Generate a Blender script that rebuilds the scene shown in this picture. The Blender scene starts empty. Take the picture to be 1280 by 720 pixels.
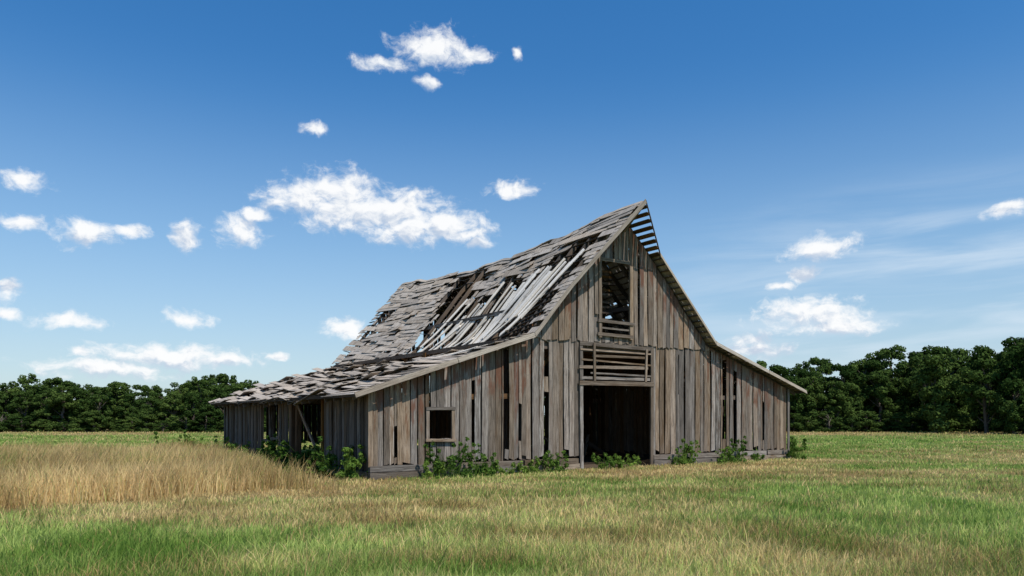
import bpy, math, random
import numpy as np
from mathutils import Vector, Matrix
random.seed(7); rng=np.random.default_rng(7)
R=random.random; U=random.uniform
scene=bpy.context.scene
F=930.0; H=1.8; HY=520.0
scene.view_settings.view_transform='Standard'; scene.view_settings.look='None'; scene.view_settings.exposure=0
# ---------------- camera
cd=bpy.data.cameras.new("camera"); cam=bpy.data.objects.new("camera",cd); scene.collection.objects.link(cam)
cam.location=(0,0,H); cam.rotation_euler=(math.radians(90),0,0)
cd.sensor_width=36; cd.lens=36*F/1280; cd.shift_y=(HY-360)/1280; cd.clip_end=8000; cd.clip_start=0.1
scene.camera=cam
# ---------------- sun
SEL=math.radians(58); SAZ=math.atan2(0.66,-0.751)
S=Vector((math.sin(SAZ)*math.cos(SEL),math.cos(SAZ)*math.cos(SEL),math.sin(SEL)))
sl=bpy.data.lights.new("sun","SUN"); sl.energy=5.0; sl.angle=math.radians(0.5); sl.color=(1,0.94,0.855)
so=bpy.data.objects.new("sun",sl); scene.collection.objects.link(so)
so.rotation_euler=S.to_track_quat('Z','Y').to_euler()
# ---------------- node helpers
class NT:
    def __init__(s,tree): s.t=tree; s.n=tree.nodes; s.l=tree.links
    def put(s,sock,v):
        if v is None: return
        if isinstance(v,bpy.types.NodeSocket): s.l.new(v,sock)
        else: sock.default_value=v
    def M(s,op,a,b=None,c=None,clamp=False):
        n=s.n.new("ShaderNodeMath"); n.operation=op; n.use_clamp=clamp
        s.put(n.inputs[0],a); s.put(n.inputs[1],b); s.put(n.inputs[2],c); return n.outputs[0]
    def V(s,op,a,b=None,c=None):
        n=s.n.new("ShaderNodeVectorMath"); n.operation=op
        s.put(n.inputs[0],a); s.put(n.inputs[1],b); s.put(n.inputs[2],c)
        return n.outputs[1] if op in('LENGTH','DOT_PRODUCT') else n.outputs[0]
    def noise(s,vec,scale,detail=4,rough=.55,dist=0):
        n=s.n.new("ShaderNodeTexNoise"); s.put(n.inputs['Vector'],vec); n.inputs['Scale'].default_value=scale
        n.inputs['Detail'].default_value=detail; n.inputs['Roughness'].default_value=rough; n.inputs['Distortion'].default_value=dist
        return n.outputs[0]
    def ss(s,v,a,b,c=0.,d=1.):
        n=s.n.new("ShaderNodeMapRange"); n.interpolation_type='SMOOTHSTEP'
        s.put(n.inputs[0],v); n.inputs[1].default_value=a; n.inputs[2].default_value=b; n.inputs[3].default_value=c; n.inputs[4].default_value=d
        return n.outputs[0]
    def mix(s,f,a,b,mode='MIX'):
        n=s.n.new("ShaderNodeMixRGB"); n.blend_type=mode
        s.put(n.inputs[0],f)
        for i,v in((1,a),(2,b)):
            if isinstance(v,tuple) and len(v)==3: v=v+(1,)
            s.put(n.inputs[i],v)
        return n.outputs[0]
    def attr(s,name,vec=False):
        n=s.n.new("ShaderNodeAttribute"); n.attribute_name=name
        return n.outputs['Vector'] if vec else n.outputs['Fac']
# ---------------- world
w=bpy.data.worlds.new("World"); scene.world=w; w.use_nodes=True
try: w.cycles.sampling_method='NONE'
except Exception: pass
t=w.node_tree; t.nodes.clear(); N=NT(t)
out=t.nodes.new("ShaderNodeOutputWorld"); bg=t.nodes.new("ShaderNodeBackground"); t.links.new(bg.outputs[0],out.inputs[0])
bg.inputs[1].default_value=0.12
sky=t.nodes.new("ShaderNodeTexSky"); sky.sky_type='NISHITA'; sky.sun_disc=False; sky.sun_elevation=SEL; sky.sun_rotation=SAZ
sky.air_density=1.0; sky.dust_density=0.6; sky.ozone_density=2.0
tc=t.nodes.new("ShaderNodeTexCoord"); sx=t.nodes.new("ShaderNodeSeparateXYZ"); t.links.new(tc.outputs['Generated'],sx.inputs[0])
az=N.M('ARCTAN2',sx.outputs[0],sx.outputs[1]); el=N.M('ARCSINE',sx.outputs[2])
cb=t.nodes.new("ShaderNodeCombineXYZ"); t.links.new(az,cb.inputs[0]); t.links.new(el,cb.inputs[1]); P=cb.outputs[0]
big=[(380,250,54,18),(422,242,54,26),(448,266,78,26),(500,264,60,28),(515,285,72,20),(556,282,54,20),(580,294,34,10),
(545,60,50,19),(303,287,30,18),(322,268,20,9),(105,292,38,16),(1027,311,42,15),(1015,392,64,20),(1050,408,54,11),(215,446,104,14),(130,462,84,11)]
small=[(484,80,48,9),(588,68,28,9),(536,103,15,9),(645,66,6,8),(393,163,22,9),
(30,224,36,14),(25,278,26,11),(163,290,28,9),(232,295,22,16),(595,303,18,9),
(641,236,34,12),(430,410,30,15),(8,362,22,18),(84,400,48,12),(236,398,34,10),
(275,450,54,9),(1000,342,22,10),(973,360,20,7),(940,424,32,12),(1258,262,26,11),(945,437,44,13),(98,441,18,8),(352,446,16,6),(10,392,22,7),
(-120,300,80,30),(1400,380,90,30)]
def ae(x,y):
    a=math.atan((x-640)/F); e=math.atan((HY-y)/F*math.cos(a)); return a,e
def mkgroup(name,clouds):
    g=bpy.data.node_groups.new(name,'ShaderNodeTree')
    g.interface.new_socket("V",in_out='INPUT',socket_type='NodeSocketVector'); g.interface.new_socket("L",in_out='OUTPUT',socket_type='NodeSocketFloat')
    G=NT(g); gi=g.nodes.new("NodeGroupInput"); go=g.nodes.new("NodeGroupOutput"); cur=None
    for (x,y,rx,ry) in clouds:
        a,e=ae(x,y); c2=math.cos(a); ka=F/(rx*c2*c2); kb=F/(ry*c2)
        m=G.V('MULTIPLY_ADD',gi.outputs[0],(ka,kb,0),(-a*ka,-e*kb,0)); L=G.V('LENGTH',m)
        if cur is None: cur=L
        else:
            q=g.nodes.new("ShaderNodeMath"); q.operation='SMOOTH_MIN'; g.links.new(cur,q.inputs[0]); g.links.new(L,q.inputs[1]); q.inputs[2].default_value=.16; cur=q.outputs[0]
    g.links.new(cur,go.inputs[0]); return g
gb=mkgroup("cloud_big",big); gs=mkgroup("cloud_small",small)
def glen(g,v):
    n=t.nodes.new("ShaderNodeGroup"); n.node_tree=g; N.put(n.inputs[0],v); return n.outputs[0]
wn=t.nodes.new("ShaderNodeTexNoise"); t.links.new(P,wn.inputs[0]); wn.inputs['Scale'].default_value=26; wn.inputs['Detail'].default_value=3
wv=N.V('MULTIPLY',N.V('SUBTRACT',wn.outputs['Color'],(.5,.5,.5)),(0.032,0.020,0))
Pw=N.V('ADD',P,wv)
Ps=N.V('MULTIPLY',Pw,(1,1.35,1))
n1=N.noise(Ps,40,8,.64)
n1b=N.noise(N.V('ADD',Ps,(0.005,0.010,0)),40,4,.55)
Lb=glen(gb,Pw); Ls=glen(gs,Pw); L1=N.M('MINIMUM',Lb,N.M('ADD',Ls,.12)); L2=glen(gb,N.V('ADD',Pw,(0.002,0.009,0)))
dens=N.M('ADD',N.M('SUBTRACT',1.0,L1),N.M('MULTIPLY',N.M('SUBTRACT',n1,.5),2.5))
alpha=N.M('MULTIPLY',N.ss(dens,-.32,.74),.97)
rel=N.M('ADD',N.M('MULTIPLY',N.M('MINIMUM',N.M('SUBTRACT',L2,Lb),.5),.95),N.M('MULTIPLY',N.M('SUBTRACT',n1,n1b),2.6))
sh=N.ss(rel,-.72,.36)
ccol=N.mix(sh,(4.7,5.4,6.5),(8.3,8.35,8.4))
mp=t.nodes.new("ShaderNodeMapping"); t.links.new(P,mp.inputs[0]); mp.inputs['Rotation'].default_value=(0,0,math.radians(-12)); mp.inputs['Scale'].default_value=(2.2,18,1)
ci=N.noise(mp.outputs[0],1.6,5,.55,.6)
a0,e0=ae(1170,375); cl=N.V('LENGTH',N.V('MULTIPLY_ADD',P,(1/.40,1/.15,0),(-a0/.40,-e0/.15,0)))
cir=N.M('MULTIPLY',N.M('MULTIPLY',N.ss(ci,.36,.74),N.ss(cl,1.15,.2)),.6)
grad=t.nodes.new("ShaderNodeValToRGB"); t.links.new(N.M('DIVIDE',el,.55),grad.inputs[0])
cr=grad.color_ramp; cr.elements[0].position=0; cr.elements[0].color=(1.0,1.0,1.0,1); cr.elements[1].position=1; cr.elements[1].color=(.28,.84,1.25,1)
for p_,c_ in((.15,(.92,.95,1.0,1)),(.40,(.60,.91,1.12,1)),(.7,(.38,.86,1.2,1))):
    e_=cr.elements.new(p_); e_.color=c_
skyc=N.mix(1.0,sky.outputs[0],grad.outputs[0],'MULTIPLY')
hazen=N.ss(el,.45,.0,0,.52)
skyc=N.mix(hazen,skyc,(4.1,5.9,7.3))
c=N.mix(cir,skyc,(6.3,7.1,7.9))
c=N.mix(alpha,c,ccol)
t.links.new(c,bg.inputs[0])
# ---------------- materials
def newmat(name):
    m=bpy.data.materials.new(name); m.use_nodes=True; m.node_tree.nodes.clear(); n=NT(m.node_tree)
    o=m.node_tree.nodes.new("ShaderNodeOutputMaterial"); return m,n,o
def woodmat(name,light,dark,red=(.14,.06,.036),redamt=1.0,var=.45,white=1.0,brown=.6,sat=.9):
    m,n,o=newmat(name)
    bc=n.attr("bc",True); rn=n.attr("rnd"); st=n.attr("stain")
    g1=n.noise(n.V('MULTIPLY',bc,(38,1.6,1)),1.0,5,.65,.4)
    g2=n.noise(n.V('MULTIPLY',bc,(5,1.1,1)),1.0,3,.6)
    g3=n.noise(n.V('MULTIPLY',bc,(110,5,1)),1.0,2,.6)
    col=n.mix(n.ss(g1,.30,.66),dark,light)
    col=n.mix(n.ss(g2,.46,.68,0,brown),col,(.14,.10,.07))
    bv=n.M('MULTIPLY_ADD',rn,var*2,1-var)
    r4=n.M('FRACT',n.M('MULTIPLY',rn,7.77))
    hs=n.n.new("ShaderNodeHueSaturation"); n.put(hs.inputs['Color'],col); n.put(hs.inputs['Value'],bv); n.put(hs.inputs['Saturation'],n.M('MULTIPLY_ADD',r4,sat,1.05-sat*.5))
    col=hs.outputs[0]
    r2=n.M('FRACT',n.M('MULTIPLY',rn,17.31))
    sm=n.M('ADD',n.M('MULTIPLY',st,.50),n.M('MULTIPLY',r2,.16)); sm=n.M('ADD',sm,n.M('MULTIPLY',n.M('SUBTRACT',g2,.5),1.2))
    col=n.mix(n.ss(sm,.40,.62,0,.85*redamt),col,red)
    r3=n.M('FRACT',n.M('MULTIPLY',rn,53.7))
    wf=n.M('MULTIPLY',n.ss(r3,.90,.95),n.ss(g1,.5,.6,0,.5*white)); col=n.mix(wf,col,(.50,.475,.44))
    col=n.mix(n.ss(g3,.37,.31,0,.75),col,(.025,.021,.018))
    b=n.n.new("ShaderNodeBsdfPrincipled"); n.put(b.inputs['Base Color'],col); b.inputs['Roughness'].default_value=.9
    b.inputs['Specular IOR Level'].default_value=.1
    bp=n.n.new("ShaderNodeBump"); bp.inputs['Strength'].default_value=.6; bp.inputs['Distance'].default_value=.012
    n.put(bp.inputs['Height'],g1); n.l.new(bp.outputs[0],b.inputs['Normal'])
    n.l.new(b.outputs[0],o.inputs[0]); return m
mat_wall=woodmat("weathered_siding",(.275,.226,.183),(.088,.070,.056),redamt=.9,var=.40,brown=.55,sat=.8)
mat_dark=woodmat("shaded_siding",(.13,.105,.086),(.05,.041,.034),redamt=.4)  # darker copy of the siding; the side wall's shade is in its colour
mat_roof=woodmat("weathered_shingle",(.46,.40,.338),(.24,.203,.167),redamt=.0,var=.22,brown=.3,sat=.4,white=.5)
mat_plank=woodmat("bleached_plank",(.78,.715,.625),(.47,.415,.35),redamt=.0,var=.2,brown=.25,sat=.5)
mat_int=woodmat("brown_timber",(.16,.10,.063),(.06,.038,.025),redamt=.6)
def leafmat(name,c1,c2,tr=.25):
    m,n,o=newmat(name); rn=n.attr("rnd")
    oi=n.n.new("ShaderNodeObjectInfo")
    col=n.mix(rn,c1,c2)
    hs=n.n.new("ShaderNodeHueSaturation"); n.put(hs.inputs['Color'],col)
    n.put(hs.inputs['Value'],n.M('MULTIPLY_ADD',oi.outputs['Random'],.75,.6)); n.put(hs.inputs['Hue'],n.M('MULTIPLY_ADD',oi.outputs['Random'],-.03,.512))
    d=n.n.new("ShaderNodeBsdfDiffuse"); tl=n.n.new("ShaderNodeBsdfTranslucent"); mx=n.n.new("ShaderNodeMixShader"); mx.inputs[0].default_value=tr
    n.l.new(hs.outputs[0],d.inputs[0]); n.l.new(hs.outputs[0],tl.inputs[0]); n.l.new(d.outputs[0],mx.inputs[1]); n.l.new(tl.outputs[0],mx.inputs[2]); n.l.new(mx.outputs[0],o.inputs[0])
    return m
mat_leaf=leafmat("tree_foliage",(.024,.052,.013),(.085,.135,.032))
mat_weed=leafmat("weed_foliage",(.05,.11,.02),(.17,.27,.05),.35)
def barkmat():
    m,n,o=newmat("bark"); gp=n.n.new("ShaderNodeNewGeometry"); z=n.noise(gp.outputs['Position'],6,4)
    b=n.n.new("ShaderNodeBsdfPrincipled"); n.put(b.inputs['Base Color'],n.mix(z,(.05,.038,.028),(.16,.13,.10))); b.inputs['Roughness'].default_value=.9
    n.l.new(b.outputs[0],o.inputs[0]); return m
mat_bark=barkmat()
def grassmat(name,ground=False):
    m,n,o=newmat(name); dry=n.attr("dry")
    if ground:
        gp=n.n.new("ShaderNodeNewGeometry")
        z=n.noise(gp.outputs['Position'],14,5,.7); z2=n.noise(gp.outputs['Position'],1.3,3)
        g=n.mix(z,(.07,.11,.023),(.19,.26,.058)); d=n.mix(z,(.16,.11,.05),(.36,.27,.13))
        dd=n.M('ADD',dry,n.M('MULTIPLY',n.M('SUBTRACT',z2,.5),.5),clamp=True)
        col=n.mix(dd,g,d)
        b=n.n.new("ShaderNodeBsdfDiffuse"); n.put(b.inputs[0],col)
        bp=n.n.new("ShaderNodeBump"); bp.inputs['Distance'].default_value=.08; n.put(bp.inputs['Height'],z); n.l.new(bp.outputs[0],b.inputs['Normal'])
        n.l.new(b.outputs[0],o.inputs[0]); return m
    rn=n.attr("rnd")
    g=n.mix(rn,(.15,.25,.045),(.46,.55,.155)); d=n.mix(rn,(.42,.265,.115),(.86,.61,.31))
    col=n.mix(dry,g,d)
    df=n.n.new("ShaderNodeBsdfDiffuse"); tl=n.n.new("ShaderNodeBsdfTranslucent"); mx=n.n.new("ShaderNodeMixShader"); mx.inputs[0].default_value=.36
    n.put(df.inputs[0],col); n.put(tl.inputs[0],col); n.l.new(df.outputs[0],mx.inputs[1]); n.l.new(tl.outputs[0],mx.inputs[2]); n.l.new(mx.outputs[0],o.inputs[0])
    return m
mat_grass=grassmat("grass_blades"); mat_ground=grassmat("meadow_ground",True)
def dirtmat():
    m,n,o=newmat("packed_dirt"); gp=n.n.new("ShaderNodeNewGeometry"); z=n.noise(gp.outputs['Position'],5,6,.6)
    b=n.n.new("ShaderNodeBsdfDiffuse"); n.put(b.inputs[0],n.mix(z,(.05,.035,.025),(.13,.10,.07))); n.l.new(b.outputs[0],o.inputs[0]); return m
mat_dirt=dirtmat()
# ---------------- mesh helpers
def npmesh(name,verts,faces_flat,fs,attrs,mat,parent=None,link=True,smooth=False):
    me=bpy.data.meshes.new(name); nv=len(verts); nf=len(faces_flat)//fs
    me.vertices.add(nv); me.vertices.foreach_set("co",np.asarray(verts,dtype=np.float32).ravel())
    me.loops.add(nf*fs); me.loops.foreach_set("vertex_index",np.asarray(faces_flat,dtype=np.int32))
    me.polygons.add(nf); me.polygons.foreach_set("loop_start",np.arange(nf,dtype=np.int32)*fs)
    try: me.polygons.foreach_set("loop_total",np.full(nf,fs,dtype=np.int32))
    except Exception: pass
    for k,(ty,d) in attrs.items():
        a=me.attributes.new(k,ty,'POINT'); a.data.foreach_set("value" if ty=='FLOAT' else "vector",np.asarray(d,dtype=np.float32).ravel())
    me.update(calc_edges=True); me.validate()
    if not smooth: me.polygons.foreach_set("use_smooth",np.zeros(len(me.polygons),dtype=bool))
    me.materials.append(mat)
    ob=bpy.data.objects.new(name,me)
    if link: scene.collection.objects.link(ob)
    if parent: ob.parent=parent
    return ob
class MB:
    def __init__(s): s.v=[]; s.f=[]; s.r=[]; s.b=[]; s.st=[]
    def board(s,p0,p1,wdir,wd,th,segs=1,bow=0,stain=(0,0),w1=None,sk0=0,sk1=0,path=None,rnd=None):
        p0=Vector(p0); p1=Vector(p1); ln=(p1-p0); L=ln.length
        if L<1e-4: return
        ld=ln/L; wdir=Vector(wdir); wdir=(wdir-ld*wdir.dot(ld)).normalized(); nd=ld.cross(wdir)
        r=R() if rnd is None else rnd; off=len(s.v); w1=wd if w1 is None else w1; ox=R()*40; oy=R()*40
        for i in range(segs+1):
            f=i/segs; c=p0.lerp(p1,f) if path is None else Vector(path(f)); c=c+nd*(bow*4*f*(1-f)); ww=(wd+(w1-wd)*f)/2
            sk=sk0*(1-f)+sk1*f if (i==0 or i==segs) else 0
            for a,b in((-1,-1),(1,-1),(1,1),(-1,1)):
                q=c+wdir*(a*ww)+nd*(b*th/2)+ld*(a*sk)
                s.v.append(q[:]); s.r.append(r); s.b.append((a*ww+b*th*.5+ox,f*L+oy,r*60)); s.st.append(stain[0]*(1-f)+stain[1]*f)
        s.f+= [off,off+3,off+2,off+1]
        for i in range(segs):
            o=off+i*4
            for k in range(4):
                k2=(k+1)%4; s.f+=[o+k,o+k2,o+4+k2,o+4+k]
        o=off+segs*4; s.f+=[o,o+1,o+2,o+3]
    def obj(s,name,mat,parent):
        return npmesh(name,s.v,s.f,4,{"rnd":('FLOAT',s.r),"bc":('FLOAT_VECTOR',s.b),"stain":('FLOAT',s.st)},mat,parent)
_lat=rng.random((256,256))
def vnoise(x,y):
    xi=np.floor(x).astype(int); yi=np.floor(y).astype(int); fx=x-xi; fy=y-yi; fx=fx*fx*(3-2*fx); fy=fy*fy*(3-2*fy)
    a=_lat[xi%256,yi%256]; b=_lat[(xi+1)%256,yi%256]; c=_lat[xi%256,(yi+1)%256]; d=_lat[(xi+1)%256,(yi+1)%256]
    return (a*(1-fx)+b*fx)*(1-fy)+(c*(1-fx)+d*fx)*fy
def fbm(x,y,o=4):
    s=0; a=.5; tot=0
    for i in range(o): s=s+a*vnoise(x+i*17.3,y+i*9.1); tot+=a; x=x*2.03; y=y*2.03; a*=.5
    return s/tot
# ---------------- barn
A=Vector((-3.983,20.93,0)); ANG=math.atan2(.5625,.827)
barn=bpy.data.objects.new("wooden_barn",None); scene.collection.objects.link(barn); barn.location=A; barn.rotation_euler=(0,0,ANG)
W=18.94; LB=17.0; RT=9.45; ER=19.72
prof=[(-0.6,2.40),(5.44,4.42),(RT,9.1),(10.98,7.66),(14.0,4.6),(ER,2.84)]
def pz(t_):
    for (a,za),(b,zb) in zip(prof,prof[1:]):
        if t_<=b: return za+(zb-za)*(t_-a)/(b-a)
    return prof[-1][1]
def sag(t_,v):
    f=math.sin(math.pi*min(max(v/18.0,0),1))
    if t_<RT: g_=.08+.5*max(0,min(1,(t_-2.5)/4))
    else: g_=.58*max(0,min(1,(14-t_)/4.55))
    e=0.60*math.exp(-((v-5.4)/3.2)**2-((t_-6.5)/1.3)**2)
    wv_=.05*math.sin(v*1.7+t_)+.03*math.sin(v*3.9+t_*2.1)
    return f*g_*.9+e+wv_*min(1,max(0,v/2))
def rz(t_,v): return pz(t_)-sag(t_,v)
def frame(t_,v):
    e=.05; sg=1 if t_<RT else -1
    d=Vector((-2*e*sg,0,rz(t_-e*sg,v)-rz(t_+e*sg,v))).normalized() if abs(t_-RT)>e else Vector((-4.01*sg,0,-4.68)).normalized()
    al=Vector((0,2*e,rz(t_,v+e)-rz(t_,v-e))).normalized()
    n=d.cross(al); n=n if n.z>0 else -n
    return d,al,n.normalized()
def gable(y,front=True):
    mb=MB(); cut=[]
    if front:
        cut=[(7.6,10.88,-1,4.2),(1.85,2.57,1.13,1.97),(8.5,9.78,4.62,7.28),(4.47,4.68,.75,4.05),(6.10,6.26,.6,2.6),(6.08,6.28,3.1,4.25),(14.78,15.06,.9,4.0),(15.48,15.66,.6,3.6),(3.32,3.42,.9,2.9),(.72,.80,.6,1.5),(5.1,5.17,1.0,2.2),(17.3,17.37,.8,2.4),(12.3,12.38,2.6,4.1)]
    for layer in (0,1):
        tt=0.02 if layer==0 else 5.2; end=W-.02 if layer==0 else 14.25
        while tt<end:
            wd=U(.15,.27); wd=min(wd,end-tt)
            for (a,b,ca,cbb) in cut:
                if ((layer==0 and ca<4.3) or (layer==1 and cbb>4.5)):
                    for e_ in (a,b):
                        if tt+.03<e_<tt+wd: wd=max(.05,e_-tt)
            if wd<.05: break
            c=tt+wd/2; top=min(pz(tt+.01),pz(tt+wd))-.10
            z0=U(.34,.46) if layer==0 else 4.34+U(-.05,.03); z1=min(4.42,top) if layer==0 else top
            if layer==0 and R()<.14: z0+=U(.05,.3)
            iv=[(z0,z1)] if z1>z0+.1 else []
            for (a,b,ca,cbb) in cut:
                if c>a and c<b:
                    nv=[]
                    for (p,q) in iv:
                        if q<=ca or p>=cbb: nv.append((p,q)); continue
                        if p<ca: nv.append((p,ca+U(-.01,.01)))
                        if q>cbb: nv.append((cbb+U(-.01,.01),q))
                    iv=nv
            if not front and R()<.12: iv=[]
            yy=y-(0.035*layer if front else -.035*layer)+U(-.012,.012)
            lean=U(-.014,.014); r=R()
            for (p,q) in iv:
                if q-p<.08: continue
                s0=math.exp(-max(0,top-p)/.9); s1=math.exp(-max(0,top-q)/.9)
                slope=(pz(tt+wd)-pz(tt))/2 if abs(q-top)<.01 else 0
                mb.board((c-lean,yy,p),(c+lean,yy,q-abs(slope)*.3),(1,0,0),wd,.025,segs=5,bow=U(-.03,.03)*(q-p)/3,stain=(s0,s1),w1=wd*U(.96,1.0),sk0=U(-.04,.04),sk1=slope*.9+U(-.01,.01),rnd=r)
            gap=U(.008,.024)
            if R()<.28: gap=U(.03,.065)
            if not front: gap=U(.01,.05)
            tt+=wd+gap
    return mb
gable(0.0).obj("front_gable_siding",mat_wall,barn)
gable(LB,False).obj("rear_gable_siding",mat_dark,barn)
mb=MB()
def side(tx,secs,zt,h0=.2,dens=1.0,segs=3):
    for (a,b) in secs:
        v=a
        while v<b:
            wd=U(.15,.26); r=R()
            if R()<dens:
                z0=h0+U(-.05,.12)
                mb.board((tx+U(-.01,.01),v+wd/2,z0),(tx+U(-.02,.02),v+wd/2+U(-.03,.03),zt+U(-.03,.02)),(0,1,0),wd,.025,segs=segs,bow=U(-.03,.03),stain=(0,.4),sk0=U(-.04,.04))
            v+=wd+U(.008,.035)+(U(.04,.1) if R()<.15 else 0)
side(0.0,[(.03,3.7),(7.1,8.3),(11.0,16.95)],2.52,dens=.93)
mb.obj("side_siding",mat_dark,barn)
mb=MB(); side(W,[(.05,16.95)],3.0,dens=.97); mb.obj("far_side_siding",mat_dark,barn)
mb=MB(); side(5.5,[(.2,3.5),(4.6,9),(9.6,16.9)],4.2,dens=.85); side(13.9,[(.2,16.9)],4.3,dens=.9); mb.obj("inner_partition",mat_int,barn)  # inner walls behind the open bays; boards also put in to darken the interior
mb=MB()
for v in [0.14,3.4,6.7,9.9,13.2,16.8]:
    for tx,zt in((0.14,2.4),(5.3,4.3),(13.7,4.4),(W-.14,2.9)):
        mb.board((tx,v,0),(tx+U(-.05,.05),v,zt),(1,0,0),.18,.18,segs=2)
    mb.board((0.1,v,2.3),(5.3,v,2.45),(0,0,1),.16,.14); mb.board((5.3,v+.02,4.12),(13.7,v+.02,4.12),(0,0,1),.22,.18); mb.board((13.7,v,2.5),(W-.1,v,2.6),(0,0,1),.16,.14)
    mb.board((5.6,v+.1,2.9),(6.7,v+.1,4.0),(0,0,1),.12,.1); mb.board((13.4,v+.1,2.9),(12.3,v+.1,4.0),(0,0,1),.12,.1)
    if v>1: mb.board((7.2,v,4.2),(7.2,v,5.7),(1,0,0),.14,.14); mb.board((11.6,v,4.2),(11.6,v,6.0),(1,0,0),.14,.14)
for tx,z in((.14,2.42),(5.3,4.3),(13.7,4.42),(W-.14,2.92),(7.2,5.75),(11.6,6.0)):
    mb.board((tx,.3,z),(tx,16.7,z-.02),(0,0,1),.15,.14,segs=4)
for v in (3.85,6.95,8.45,10.85): mb.board((.02,v,0),(.05,v+.02,2.42),(1,0,0),.12,.13,segs=2)
mb.board((.06,4.1,.3),(.08,6.6,2.2),(0,0,1),.12,.05); mb.board((.06,8.6,1.0),(.06,10.8,.8),(0,0,1),.12,.05); mb.board((.06,.2,1.3),(.06,3.7,1.3),(0,0,1),.12,.05)
for i in range(16):
    x=U(1,13);v=U(1.5,14); mb.board((x,v,.05),(x+U(-1.5,1.5),v+U(-1.5,1.5),U(.1,1.8)),(1,0,0),U(.1,.2),.04)
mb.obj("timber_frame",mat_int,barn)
mb=MB(); v=.4
while v<16:
    wd=U(.2,.3)
    if R()<.95: mb.board((5.4,v,4.27),(13.6,v,4.27),(0,1,0),wd,.03,segs=2,bow=U(-.03,.03))
    v+=wd+.01
mb.obj("darkening_loft_floor",mat_int,barn)  # unseen loft floor, added to keep the interior dark
mb=MB()
def sill(a,b):
    x=a
    while x<b-.2:
        l=min(U(2.2,4.2),b-x)
        mb.board((x+.01,-.05,.10),(x+l-.01,-.05+U(-.03,.03),.10+U(-.02,.02)),(0,0,1),.19,.2,segs=3,bow=U(-.02,.02))
        mb.board((x+.03,-.04+U(-.02,.02),.30),(x+l-.05,-.04,.29),(0,0,1),.17,.15,segs=3)
        x+=l
sill(-.08,7.5); sill(10.95,W+.05)
mb.board((.0,0.1,.12),(.0,4.0,.12),(0,0,1),.2,.2); mb.board((.0,6.6,.1),(.0,LB,.12),(0,0,1),.2,.2); mb.board((W,.1,.14),(W,LB,.14),(0,0,1),.26,.2)
mb.obj("sill_beams",mat_wall,barn)
mb=MB(); Y0=-.055
mb.board((7.62,Y0-.01,.02),(7.60,Y0-.01,2.86),(1,0,0),.13,.06,segs=3); mb.board((10.9,Y0-.01,.02),(10.92,Y0-.01,4.25),(1,0,0),.14,.06,segs=3)
mb.board((7.5,Y0-.03,2.92),(10.98,Y0-.03,2.95),(0,0,1),.15,.07,segs=4,bow=.03)
mb.board((7.55,Y0+.012,4.27),(11.0,Y0-.0,4.22),(0,0,1),.13,.05,segs=3)
mb.board((7.62,Y0,3.02),(7.6,Y0,4.18),(1,0,0),.13,.05); mb.board((8.15,Y0-.07,3.0),(8.13,Y0-.07,4.3),(1,0,0),.09,.04); mb.board((10.55,Y0-.07,3.02),(10.6,Y0-.07,4.2),(1,0,0),.08,.04)
for z,dz,tha,xa,xb in((3.10,.02,.09,7.6,10.8),(3.27,-.03,.06,8.0,10.85),(3.46,.07,.10,7.5,10.7),(3.72,-.09,.055,7.6,10.9),(3.86,.03,.08,8.1,10.6),(4.06,-.02,.06,7.55,10.85)):
    mb.board((xa,Y0-.025+U(-.01,.01),z),(xb,Y0-.02,z+dz),(0,0,1),tha,.03,segs=3,bow=U(-.04,.04),w1=tha*U(.7,1.2))
for a,b,c_,d in((1.78,1.78,1.05,2.06),(2.64,2.64,1.05,2.06)): mb.board((a,Y0+.005,c_),(b,Y0+.005,d),(1,0,0),.10,.05)
mb.board((1.70,Y0-.012,1.09),(2.72,Y0-.012,1.07),(0,0,1),.08,.09); mb.board((1.72,Y0-.008,2.02),(2.70,Y0-.008,2.03),(0,0,1),.09,.06)
mb.board((8.42,-.10,4.5),(8.40,-.10,7.3),(1,0,0),.12,.06,segs=3); mb.board((9.86,-.10,4.5),(9.86,-.10,7.1),(1,0,0),.13,.06,segs=3)
mb.board((8.3,-.12,5.08),(9.98,-.13,5.05),(0,0,1),.10,.07); mb.board((8.3,-.11,4.62),(9.95,-.11,4.6),(0,0,1),.11,.05)
mb.board((8.5,-.075,7.22),(9.8,-.08,7.22),(0,0,1),.12,.04)
mb.board((8.5,-.05,4.85),(9.8,-.06,4.83),(0,0,1),.06,.03)
mb.board((8.26,-.09,5.3),(8.24,-.09,7.0),(1,0,0),.15,.03,segs=2)
mb.board((-.02,-.045,.36),(-.02,-.045,2.5),(1,0,0),.14,.03,segs=2); mb.board((W+.03,-.045,.36),(W+.03,-.045,2.95),(1,0,0),.13,.03,segs=2)
mb.obj("door_and_window_frames",mat_wall,barn)
mb=MB()
for i in range(9):
    z=5.3+i*.22; mb.board((8.45,.9+U(-.1,.1),z),(9.85,.9,z+U(-.05,.05)),(0,0,1),.07,.03)
for x in np.arange(7.3,11.5,.24):
    if R()<.9: mb.board((x,3.25,4.3),(x+U(-.02,.02),3.25,min(rz(x,3.25),8.6)-.25-U(0,.3)),(1,0,0),.22,.025)  # unseen loft partition, added to block sky light behind the hay door
mb.obj("loft_boards",mat_int,barn)
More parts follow.
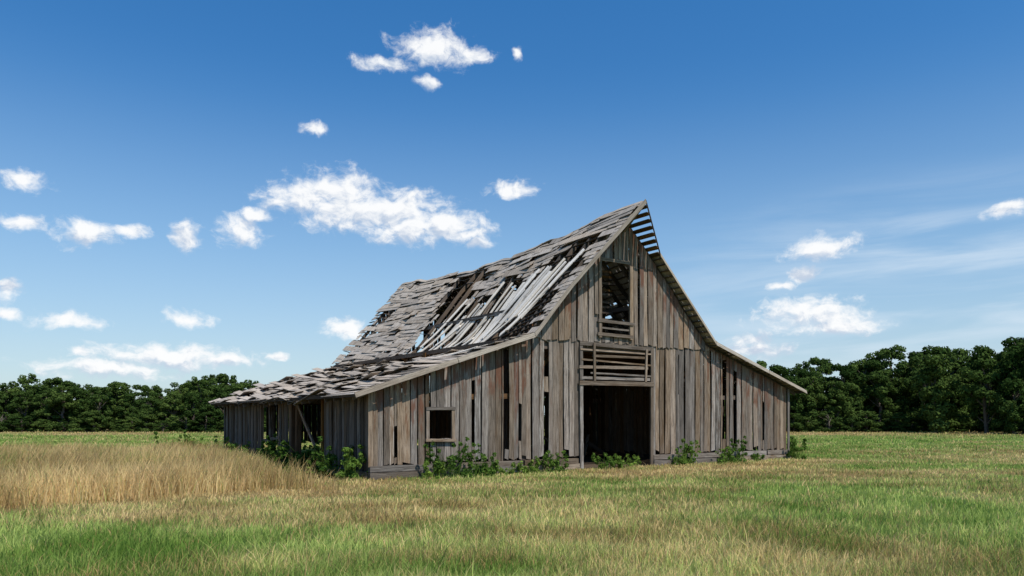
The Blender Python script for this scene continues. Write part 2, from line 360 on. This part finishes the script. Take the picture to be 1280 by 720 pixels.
# ---- roof
def vfront(t_):
    d=RT-t_ if t_<RT else t_-RT
    wdt=2.6 if t_<RT else 1.55
    return -.38 if d>wdt else -.38-.86*(1-d/wdt)
def tofs(s,side_):
    if side_=='L': pts=[(-.6,2.4),(5.44,4.42),(RT,9.1)]
    else: pts=[(ER,2.84),(14.0,4.6),(10.98,7.66),(RT,9.1)]
    for (a,za),(b,zb) in zip(pts,pts[1:]):
        l=math.hypot(b-a,zb-za)
        if s<=l: return a+(b-a)*s/l
        s-=l
    return None
KL=math.hypot(6.04,2.02); ML=math.hypot(RT-5.44,9.1-4.42)
KR=math.hypot(ER-14,1.76); MR=math.hypot(3.02,3.06)+math.hypot(1.53,1.44)
def hole(t_,v):
    n=float(vnoise(np.array(v*1.3+3),np.array(t_*1.1+7)))*2-1
    if t_>5.3:
        s=1-(t_-5.44)/(RT-5.44)
        if 8.6+.5*n-.5*s<v<10.8+.5*n-.5*s and s>.05: return 1
        if .5+.4*n<v<9.4 and s>.36+.12*n+(.04 if v>6 else 0)-(.14 if v<2.8 else 0) and s<1.06: return 1
        if v>15.6+.6*n and s>.2: return .4
        if v>12 and s>.55 and n>.35: return .45
        return .025
    else:
        if t_>4.6+.4*n and 1.0<v<10: return .5
        if n>.68: return .4
        if t_<.2: return .12
        return .06
def shingles(mb,side_,exp_main):
    tot=KL+ML if side_=='L' else KR+MR
    s=0.0
    while s<tot-.12:
        t_=tofs(s+.02,side_)
        if t_ is None: break
        lean=(t_<5.4 and side_=='L')
        v=vfront(t_)+U(0,.03)
        vend=LB+.4+U(-.10,.10); rl=U(-.006,.006)
        while v<vend:
            if side_=='L':
                long_=R()<(.70 if lean else .55)
                wd=U(.8,2.8) if long_ else (U(.12,.3) if R()<.7 else U(.3,.6)); p=hole(t_,v+wd/2)
                if p<.9 and long_ and (hole(t_,v+wd)>.9 or hole(t_,v)>.9): long_=False; wd=.2
                wd=min(wd,max(.1,vend-v))
            else:
                wd=U(.15,.4); long_=False; p=.05 if not(t_<11.2 and v<.1) else 1.0
                if v<1.2 and t_>=11.2: p=0
                if 6<v<8.5 and t_<12: p=.2
            if R()>p:
                vc=min(v+wd/2,vend); d,al,n=frame(t_,vc)
                L=min(exp_main*1.5*U(.97,1.03),tot-s-.03); base=Vector((t_,vc,rz(t_,vc)))
                rough=1.6 if lean else 1.0
                lift=.030+rl+U(0,.008)*rough+(U(0,.04) if R()<.04*rough else 0)
                ang=U(-.016,.016)*rough+(U(-.18,.18) if R()<.02*rough else 0)
                if long_: ang*=.3
                dd=(d*math.cos(ang)+al*math.sin(ang)); aa=dd.cross(n)
                p0=base+n*lift+dd*(U(.0,.02)*rough)
                t1=tofs(s+.02+L,side_); t1=RT if t1 is None else t1
                p1=Vector((t1,vc,rz(t1,vc)))+n*.008
                mb.board(p1,p0,aa,wd-.006,.014+.004*R(),segs=1,sk1=U(-.006,.006)*rough,stain=(.1,.1))
            v+=wd+U(0,.008)
        s+=exp_main*(U(.96,1.04))
mb=MB(); shingles(mb,'L',.20); mb.obj("near_roof_shingles",mat_roof,barn)
mb=MB(); shingles(mb,'R',.30); mb.obj("far_roof_shingles",mat_roof,barn)
mb=MB(); v=-1.1
while v<LB+.3:
    l=U(1.2,2.6); e=min(v+l,LB+.4)
    for sg in(-1,1):
        if R()<.85: mb.board((RT+.07*sg,v,0),(RT+.07*sg,e,.001),(1,0,-.9*sg),.16,.02,segs=5,path=lambda f,v=v,e=e,sg=sg:(RT+.075*sg,v+(e-v)*f,rz(RT,v+(e-v)*f)-.03))
    v=e+.01
mb.obj("ridge_cap",mat_roof,barn)
mb=MB()
for side_,tot in(('L',KL+ML),('R',KR+MR)):
    s=.1
    while s<tot-.05:
        t_=tofs(s,side_)
        if t_ is None: break
        v=vfront(t_)+.03
        while v<LB+.3:
            l=U(2,4); e=min(v+l,LB+.35+U(-.1,.1)); p=.04
            m_=(v+e)/2
            if side_=='L':
                h=max(hole(t_,m_),hole(t_,v+.3),hole(t_,e-.3)); p=.90 if h>.9 else (.2 if h>.5 else .03)
                if t_>5.4 and m_<2: p=.1
            if R()>p and e-v>.3:
                mb.board((t_,v,0),(t_,e,0.01),(1,0,.0),.11,.022,segs=6,path=lambda f,v=v,e=e:(t_,v+(e-v)*f,rz(t_,v+(e-v)*f)-.03))
            v=e+.02
        s+=.27
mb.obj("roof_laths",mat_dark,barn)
mb=MB()
v=.1
while v<LB:
    for a,b in ((-.5,5.44),(5.44,RT),(RT,10.98),(10.98,14),(14,ER-.1)):
        if a>5 and b<RT+.1 and 3<v<10.3 and R()<.3: continue
        mb.board((a,v,rz(a,v)-.12),(b,v,rz(b,v)-.12),(0,1,0),.07,.14,segs=4,path=lambda f,a=a,b=b:(a+(b-a)*f,v,rz(a+(b-a)*f,v)-.12))
    v+=.72
mb.board((RT,-1.15,0),(RT,LB+.3,0.),(1,0,0),.06,.16,segs=14,path=lambda f:(RT,-1.15+(LB+1.45)*f,rz(RT,-1.15+(LB+1.45)*f)-.14))
mb.obj("rafters",mat_dark,barn)
mb=MB()
def plank(t0,v0,L,ang,wd,lift0,lift1):
    def pa(f):
        tt=t0-L*f*math.cos(ang)*.65; vv=v0+L*f*math.sin(ang); return (tt,vv,rz(tt,vv)+lift0*(1-f)+lift1*f)
    a=pa(0); b=pa(1); mb.board(a,b,(0,1,0),wd,.03,segs=4,path=pa,sk0=U(-.03,.03),sk1=U(-.05,.05),w1=wd*U(.8,1))
v=.7
while v<8.4:
    if R()<.93 and not (5.1<v<5.6):
        t0=U(7.7,8.2)-(.3 if v>6 else 0)+U(-.15,.15); L=U(2.8,3.8)
        if v<2.4: L*=.7
        plank(t0,v-.2,L,U(.30,.42),U(.13,.22),U(.03,.10),U(.03,.12))
    v+=U(.26,.38)
for i in range(16):
    plank(U(6.4,7.8),U(1,8.4),U(1.2,2.6),U(.2,.75),U(.1,.18),U(.10,.2),U(.08,.15))
for i in range(4):
    plank(U(6.5,8.5),U(8.6,9.6),U(.8,1.6),U(-.05,.2),U(.06,.10),U(-.2,-.1),U(-.2,-.1))
for i in range(12):
    plank(U(4.2,5.6),U(.5,11),U(.8,1.9),U(.2,1.1),U(.1,.18),U(.08,.12),U(.07,.10))
mb.obj("loose_planks",mat_plank,barn)
mb=MB()
def rake(a,b,dv=0,wd=.15,zoff=-.02):
    mb.board((a,vfront(a),0),(b,vfront(b),1),(0,0,1),wd,.035,segs=8,path=lambda f:(a+(b-a)*f,vfront(a+(b-a)*f)-.02+dv,rz(a+(b-a)*f,-.1)+zoff))
rake(-.62,2.6); rake(2.62,5.42); rake(5.44,RT); rake(14.0,17.2); rake(17.22,ER); rake(11.0,13.98,wd=.16)
mb.obj("barge_boards",mat_roof,barn)
mb=MB(); rake(RT+.02,10.98,wd=.12)
for i in range(8):
    tt=RT+.16+i*.2; vf=vfront(tt)
    mb.board((tt,vf+.02,rz(tt,0)),(tt,.3,rz(tt,0)-.0),(1,0,-1),.12,.025)
mb.board((RT,-1.2,9.05),(RT+.05,-.1,8.3),(0,0,1),.09,.09)
mb.obj("hay_hood_slats",mat_int,barn)  # dark timber colour stands in for the hood's backlit underside
mb=MB(); mb.board((-.56,-.35,2.37),(-.56,LB,2.36),(0,0,1),.09,.03,segs=8); mb.board((ER-.05,-.35,2.82),(ER-.05,LB,2.82),(0,0,1),.1,.03)
mb.obj("eave_fascia",mat_dark,barn)
npmesh("dirt_floor",[(.1,.05,.012),(W-.1,.05,.012),(W-.1,LB,.012),(.1,LB,.012)],[0,1,2,3],4,{},mat_dirt,barn)

# ---------------- ground + grass
ca,sa=math.cos(ANG),math.sin(ANG)
def tov(x,y):
    dx=x-A.x; dy=y-A.y; return dx*ca+dy*sa, -dx*sa+dy*ca
def dryf(x,y):
    n=fbm(x*.16+50,y*.3+50,4); n2=fbm(x*.9+10,y*1.4+20,3)
    tt,vv=tov(x,y)
    b=np.interp(y,[0,10,12,15,20,28,34,60,68,76,90,400],[.10,.14,.20,.44,.52,.34,.10,.08,.35,.8,.6,.3])
    b=b+.38*np.exp(-((vv+2.0)/1.5)**2)*(tt<W+1)-.18*np.clip((x-1)/8,0,1)*(y<20)
    left=(x<-9)&(y>33)&(y<66); b=np.where(left,.12,b)
    return np.clip(b+(n-.5)*1.9+(n2-.5)*.9,0,1)
def tallmask(x,y):
    tt,vv=tov(x,y); n=fbm(x*.5+5,y*.5+9,3)-.5
    m1=np.clip((-1.7+.10*(vv+1.1)+n*2.2-tt)/1.2,0,1)
    m2=np.clip((vv+2.4+n*2.4)/1.1,0,1); m3=np.clip((36+n*10-y)/6,0,1)
    return m1*m2*m3
def axis(a,b,st,far):
    c=list(np.arange(a,b+1e-6,st)); s=st; x=b
    while x<far: s*=1.35; x+=s; c.append(x)
    s=st; x=a; pre=[]
    while x>-far: s*=1.35; x-=s; pre.append(x)
    return np.array(pre[::-1]+c)
gx=axis(-60,60,.6,3000); gy=axis(-5,100,.6,3000)
X,Y=np.meshgrid(gx,gy,indexing='ij'); nx,ny=X.shape
def gz(x,y):
    tt,vv=tov(x,y); inb=(tt>-2)&(tt<W+2)&(vv>-2)&(vv<LB+2)
    return np.where((np.abs(x)<150)&(y<150)&~inb,(fbm(x*.35,y*.35,3)-.5)*.10,-.0)
Z=gz(X,Y); idx=np.arange(nx*ny).reshape(nx,ny)
fc=np.stack([idx[:-1,:-1],idx[1:,:-1],idx[1:,1:],idx[:-1,1:]],-1).reshape(-1)
npmesh("ground",np.stack([X,Y,Z],-1).reshape(-1,3),fc,4,{"dry":('FLOAT',np.clip(dryf(X,Y)+tallmask(X,Y)*.5,0,1).ravel())},mat_ground,smooth=True)
def blades(name,x,y,h,wd,dry,lean=.35,tone=None):
    n=len(x); z=gz(x,y); a=rng.random(n)*2*np.pi; ld=rng.random(n)*2*np.pi; lm=h*lean*rng.random(n)
    wx=np.cos(a)*wd/2; wy=np.sin(a)*wd/2; lx=np.cos(ld)*lm+h*.10; ly=np.sin(ld)*lm
    v=np.zeros((n,5,3))
    v[:,0]=np.stack([x-wx,y-wy,z-.02],-1); v[:,1]=np.stack([x+wx,y+wy,z-.02],-1)
    mx=x+lx*.35; my=y+ly*.35; mz=z+h*.55
    v[:,2]=np.stack([mx+wx*.8,my+wy*.8,mz],-1); v[:,3]=np.stack([mx-wx*.8,my-wy*.8,mz],-1)
    v[:,4]=np.stack([x+lx,y+ly,z+h*(1-.15*rng.random(n))],-1)
    o=np.arange(n)[:,None]*5; f=np.concatenate([o+0,o+1,o+2,o+0,o+2,o+3,o+3,o+2,o+4],1).ravel()
    rr=rng.random(n)
    if tone is not None: rr=np.clip(rr*.6+(tone-.5)*2.2+.2,0,1)
    rn=np.repeat(rr,5); dr=np.repeat(np.clip(dry,0,1),5)
    npmesh(name,v.reshape(-1,3),f,3,{"rnd":('FLOAT',rn),"dry":('FLOAT',dr)},mat_grass,smooth=True)
def inbarn(x,y,m=.1):
    tt,vv=tov(x,y); return (tt>-m)&(tt<W+m)&(vv>-m)&(vv<LB+m)
n=340000
D=5.5*(95/5.5)**rng.random(n); th=(rng.random(n)*2-1)*math.radians(42); x=D*np.tan(th)
k=~inbarn(x,D); x=x[k]; y=D[k]; tm=tallmask(x,y); k=rng.random(len(x))>tm*.8; x=x[k]; y=y[k]
n=len(x); clump=fbm(x*1.6,y*1.6,3); cl2=fbm(x*.4+9,y*.6+4,3)
h=(.06+.13*rng.random(n))*(.05+1.2*clump+.7*cl2)*np.interp(y,[6,12,18,24,40,60],[1.25,1.0,.7,.55,.7,.9])
h=np.where(rng.random(n)<.025,h*1.9,h)
wd=np.clip(.00105*y,.006,.06)*(.7+.6*rng.random(n))
dr=dryf(x,y); dr=np.where(rng.random(n)<dr*.95+.07,.55+.45*rng.random(n),dr*.35)
blades("meadow_grass",x,y,h,wd,dr,lean=1.0,tone=fbm(x*.7+70,y*.9+31,4))
n=580000; x=-60+62*rng.random(n); y=12+32*rng.random(n); tm=tallmask(x,y)
k=(rng.random(n)<tm*np.clip(18/y,0,1)**1.2)&(~inbarn(x,y,.2))&(x>-1.0*y-2); x=x[k]; y=y[k]; tm=tm[k]; n=len(x)
c_=fbm(x*.6+3,y*.6+8,4); h=(.50+.45*rng.random(n))*(.45+1.0*c_)*(.40+.60*tm)
greenish=fbm(x*.3+30,y*.5+80,3)
dr=np.where(rng.random(n)<np.clip(1.0-(greenish-.56)*3,.45,.95),.7+.3*rng.random(n),.3)
blades("tall_dry_grass",x,y,h,np.clip(.0009*y,.01,.05),dr,lean=.6,tone=fbm(x*.5+12,y*.5+61,4))

# ---------------- foliage
def leafquads(blobs,n,size,squash=1.0,seed=0):
    r=np.random.default_rng(seed); B=np.array(blobs); wt=B[:,3]**2; wt/=wt.sum(); bi=r.choice(len(B),n,p=wt)
    d=r.normal(size=(n,3)); d/=np.linalg.norm(d,axis=1)[:,None]
    rad=B[bi,3]*(.55+.5*r.random(n)); c=B[bi,:3]+d*rad[:,None]*np.array([1,1,squash])
    c[:,2]=np.maximum(c[:,2],.03)
    nr=d*1.0+r.normal(size=(n,3))*.55; nr[:,2]+=.35; nr/=np.linalg.norm(nr,axis=1)[:,None]
    u=np.cross(nr,r.normal(size=(n,3))); u/=np.linalg.norm(u,axis=1)[:,None]; w_=np.cross(nr,u)
    s=size*(.6+.8*r.random(n)); s=s[:,None]
    v=np.stack([c-u*s,c-w_*s*.55,c+u*s,c+w_*s*.55],1).reshape(-1,3)
    rn=np.repeat(r.random(n)*.6+.4*r.random(len(B))[bi],4)
    return v,np.arange(n*4),rn
def limbs(segs,sides=6):
    vs=[];fs=[]
    for (p,q,r0,r1) in segs:
        p=Vector(p);q=Vector(q); d=(q-p).normalized(); a=d.orthogonal().normalized(); b=d.cross(a); o=len(vs)
        for c_,r_ in((p,r0),(q,r1)):
            for k in range(sides):
                an=2*math.pi*k/sides; vs.append((c_+a*math.cos(an)*r_+b*math.sin(an)*r_)[:])
        for k in range(sides): k2=(k+1)%sides; fs+=[o+k,o+k2,o+sides+k2,o+sides+k]
    return vs,fs
def make_tree(i):
    rd=random.Random(100+i); wd=rd.uniform(2.1,3.0); bl=[]; sg=[((0,0,-.1),(rd.uniform(-.2,.2),rd.uniform(-.2,.2),3.2),.2,.14),((0,0,3.1),(rd.uniform(-.3,.3),0,6.4),.14,.04)]
    nb=rd.randint(50,62); ph=rd.uniform(0,6.28); peak=rd.uniform(.3,.5)
    for k in range(nb):
        z=rd.uniform(.6,7.3); f=(z-.4)/7.2; an=rd.uniform(0,6.283)
        rr=wd*math.sqrt(max(0.04,1-((f-peak)/(1.04-peak))**2))*rd.uniform(.3,.98)*(1+.22*math.sin(an*2+ph+f*5))
        if i%3==2: rr*=1-.35*f
        x_,y_=rr*math.cos(an),rr*math.sin(an); r_=rd.uniform(.4,.95)*(1-.3*f)
        bl.append((x_,y_,min(z,7.8-r_*.6),r_))
        if k%3==0: sg.append(((0,0,max(.8,z-1.6)),(x_*.85,y_*.85,z),.07,.02))
    v,f,rn=leafquads(bl,9000,.14,.75,seed=i)
    lv,lf=limbs(sg); no=len(v)
    v=np.concatenate([v,np.array(lv)]); f=np.concatenate([f,np.array(lf)+no]); rn=np.concatenate([rn,np.zeros(len(lv))])
    ob=npmesh("tree_src",v,f,4,{"rnd":('FLOAT',rn)},mat_leaf,link=False); me=ob.data; me.materials.append(mat_bark)
    mi=np.zeros(len(me.polygons),dtype=np.int32); mi[no//4:]=1; me.polygons.foreach_set("material_index",mi)
    bpy.data.objects.remove(ob)
    return me
trees=[make_tree(i) for i in range(9)]
row=bpy.data.objects.new("distant_tree_row",None); scene.collection.objects.link(row)
def put_tree(x,y,h,ws=1.0):
    o=bpy.data.objects.new("tree",random.choice(trees)); scene.collection.objects.link(o); o.parent=row
    s=h/8.0; o.location=(x,y,-.05); o.rotation_euler=(0,0,U(0,6.28)); o.scale=(s*ws*U(.85,1.2),s*ws*U(.85,1.2),s)
def hgt(x):
    base=np.interp(x,[-120,-60,-25,10,28,40,52,60,120],[6.2,6.1,6.1,6.2,7.9,8.4,9.6,10.2,10.2])
    return float(base)*(1+.06*math.sin(x*.31)+.05*math.sin(x*.83+1))
for r_,(yy,sp) in enumerate(((85,2.7),(88.5,2.4),(93,2.6))):
    x=-90
    while x<90:
        if not(-18<x<22 and r_>=1): put_tree(x+U(-.6,.6),yy+U(-1.3,1.3),hgt(x)*(U(.62,.98) if r_==0 else U(.80,1.10)+.04*r_),1.15 if x<20 else 1.0)
        x+=sp*U(.7,1.2)
x=-90
while x<90:
    o=bpy.data.objects.new("undergrowth",random.choice(trees)); scene.collection.objects.link(o); o.parent=row
    o.location=(x,83.2+U(-.6,.6),-.5); o.rotation_euler=(0,0,U(0,6)); s=U(.22,.4); o.scale=(s*1.8,s*1.6,s); x+=U(1.4,2.6)
for (x_,y_,h_) in((48.5,76,9.6),(51,74,10.8),(53.5,72,11.6),(56,70,12.2),(59,72,12.2),(57,76,11.5),(62,69,11.5),(49.2,73,6),(51.5,70.5,5),(54.5,68.5,6),(45,79,9.3)): put_tree(x_,y_,h_,1.0)
# ---------------- weeds around the barn
def toW(t_,v): return A.x+t_*ca-v*sa, A.y+t_*sa+v*ca
wid=0
def weed(t_,v,rw,h_,n=700,size=.045,dens=8):
    global wid
    wid+=1; rd=random.Random(wid); bl=[]; n=int(n*.85)
    for k in range(dens):
        f=R(); r_=rw*U(.16,.30); x_=U(-rw,rw); bl.append((x_*.9,U(-rw,rw)*.5,h_*f*.8*(1-.5*abs(x_)/rw)+.03,min(r_,h_*.28)*(1-.5*f)))
    for k in range(dens//2):
        x_=U(-rw,rw); zt=h_*U(.8,1.25)
        for j in range(3): bl.append((x_+U(-.04,.04),U(-.2,.2)*rw,zt*(.6+.2*j),.07))
    v_,f_,rn=leafquads(bl,n,size,1.0,seed=500+wid)
    ob=npmesh("weed_bush",v_,f_,4,{"rnd":('FLOAT',rn)},mat_weed); x_,y_=toW(t_,v); ob.location=(x_,y_,-.02); ob.rotation_euler=(0,0,ANG)
    sg=[((rd.uniform(-rw,rw)*.5,rd.uniform(-rw,rw)*.3,0),(b[0],b[1],b[2]+b[3]),.008,.003) for b in bl]
    lv,lf=limbs(sg,4); npmesh("stems",lv,lf,4,{"rnd":('FLOAT',np.full(len(lv),.5))},mat_weed,ob)
weed(2.3,-.5,.8,.95,1700,.045,14); weed(3.3,-.5,.7,.75,1200,.045,12); weed(1.7,-.6,.4,.4,500,.045)
weed(4.2,-.4,.4,.35,500,.04); weed(5.3,-.35,.5,.4,600); weed(6.3,-.4,.6,.65,900,.045,10)
weed(8.4,-.4,.6,.45,700); weed(9.2,-.35,.4,.35,400); weed(10.3,.1,.4,.35,400)
weed(12.3,-.4,.7,.75,1000,.05,12); weed(14.6,-.5,.7,.55,800,.05,12); weed(15.3,-.4,.4,.9,600,.05); weed(16.4,-.4,.4,.25,300)
weed(18.9,-.5,.5,.8,800,.055,10); weed(19.4,.1,.5,.7,700,.055)
weed(-.45,.3,.55,.75,1100,.05,12); weed(-.6,1.2,.6,.95,1100,.055,12); weed(-.5,2.5,.6,.5,700,.05,10); weed(-.4,4.4,.8,.8,900,.06,12); weed(-.6,5.8,.8,.6,800,.06)
weed(-.6,7.4,.9,1.0,1200,.07,12); weed(-.7,9.6,1.0,.7,900,.07,12); weed(-1,12.5,1.2,.6,900,.07,12); weed(-1.3,15.5,1.2,.7,900,.08,12); weed(-1.8,17.5,1.,.9,900,.08,10)
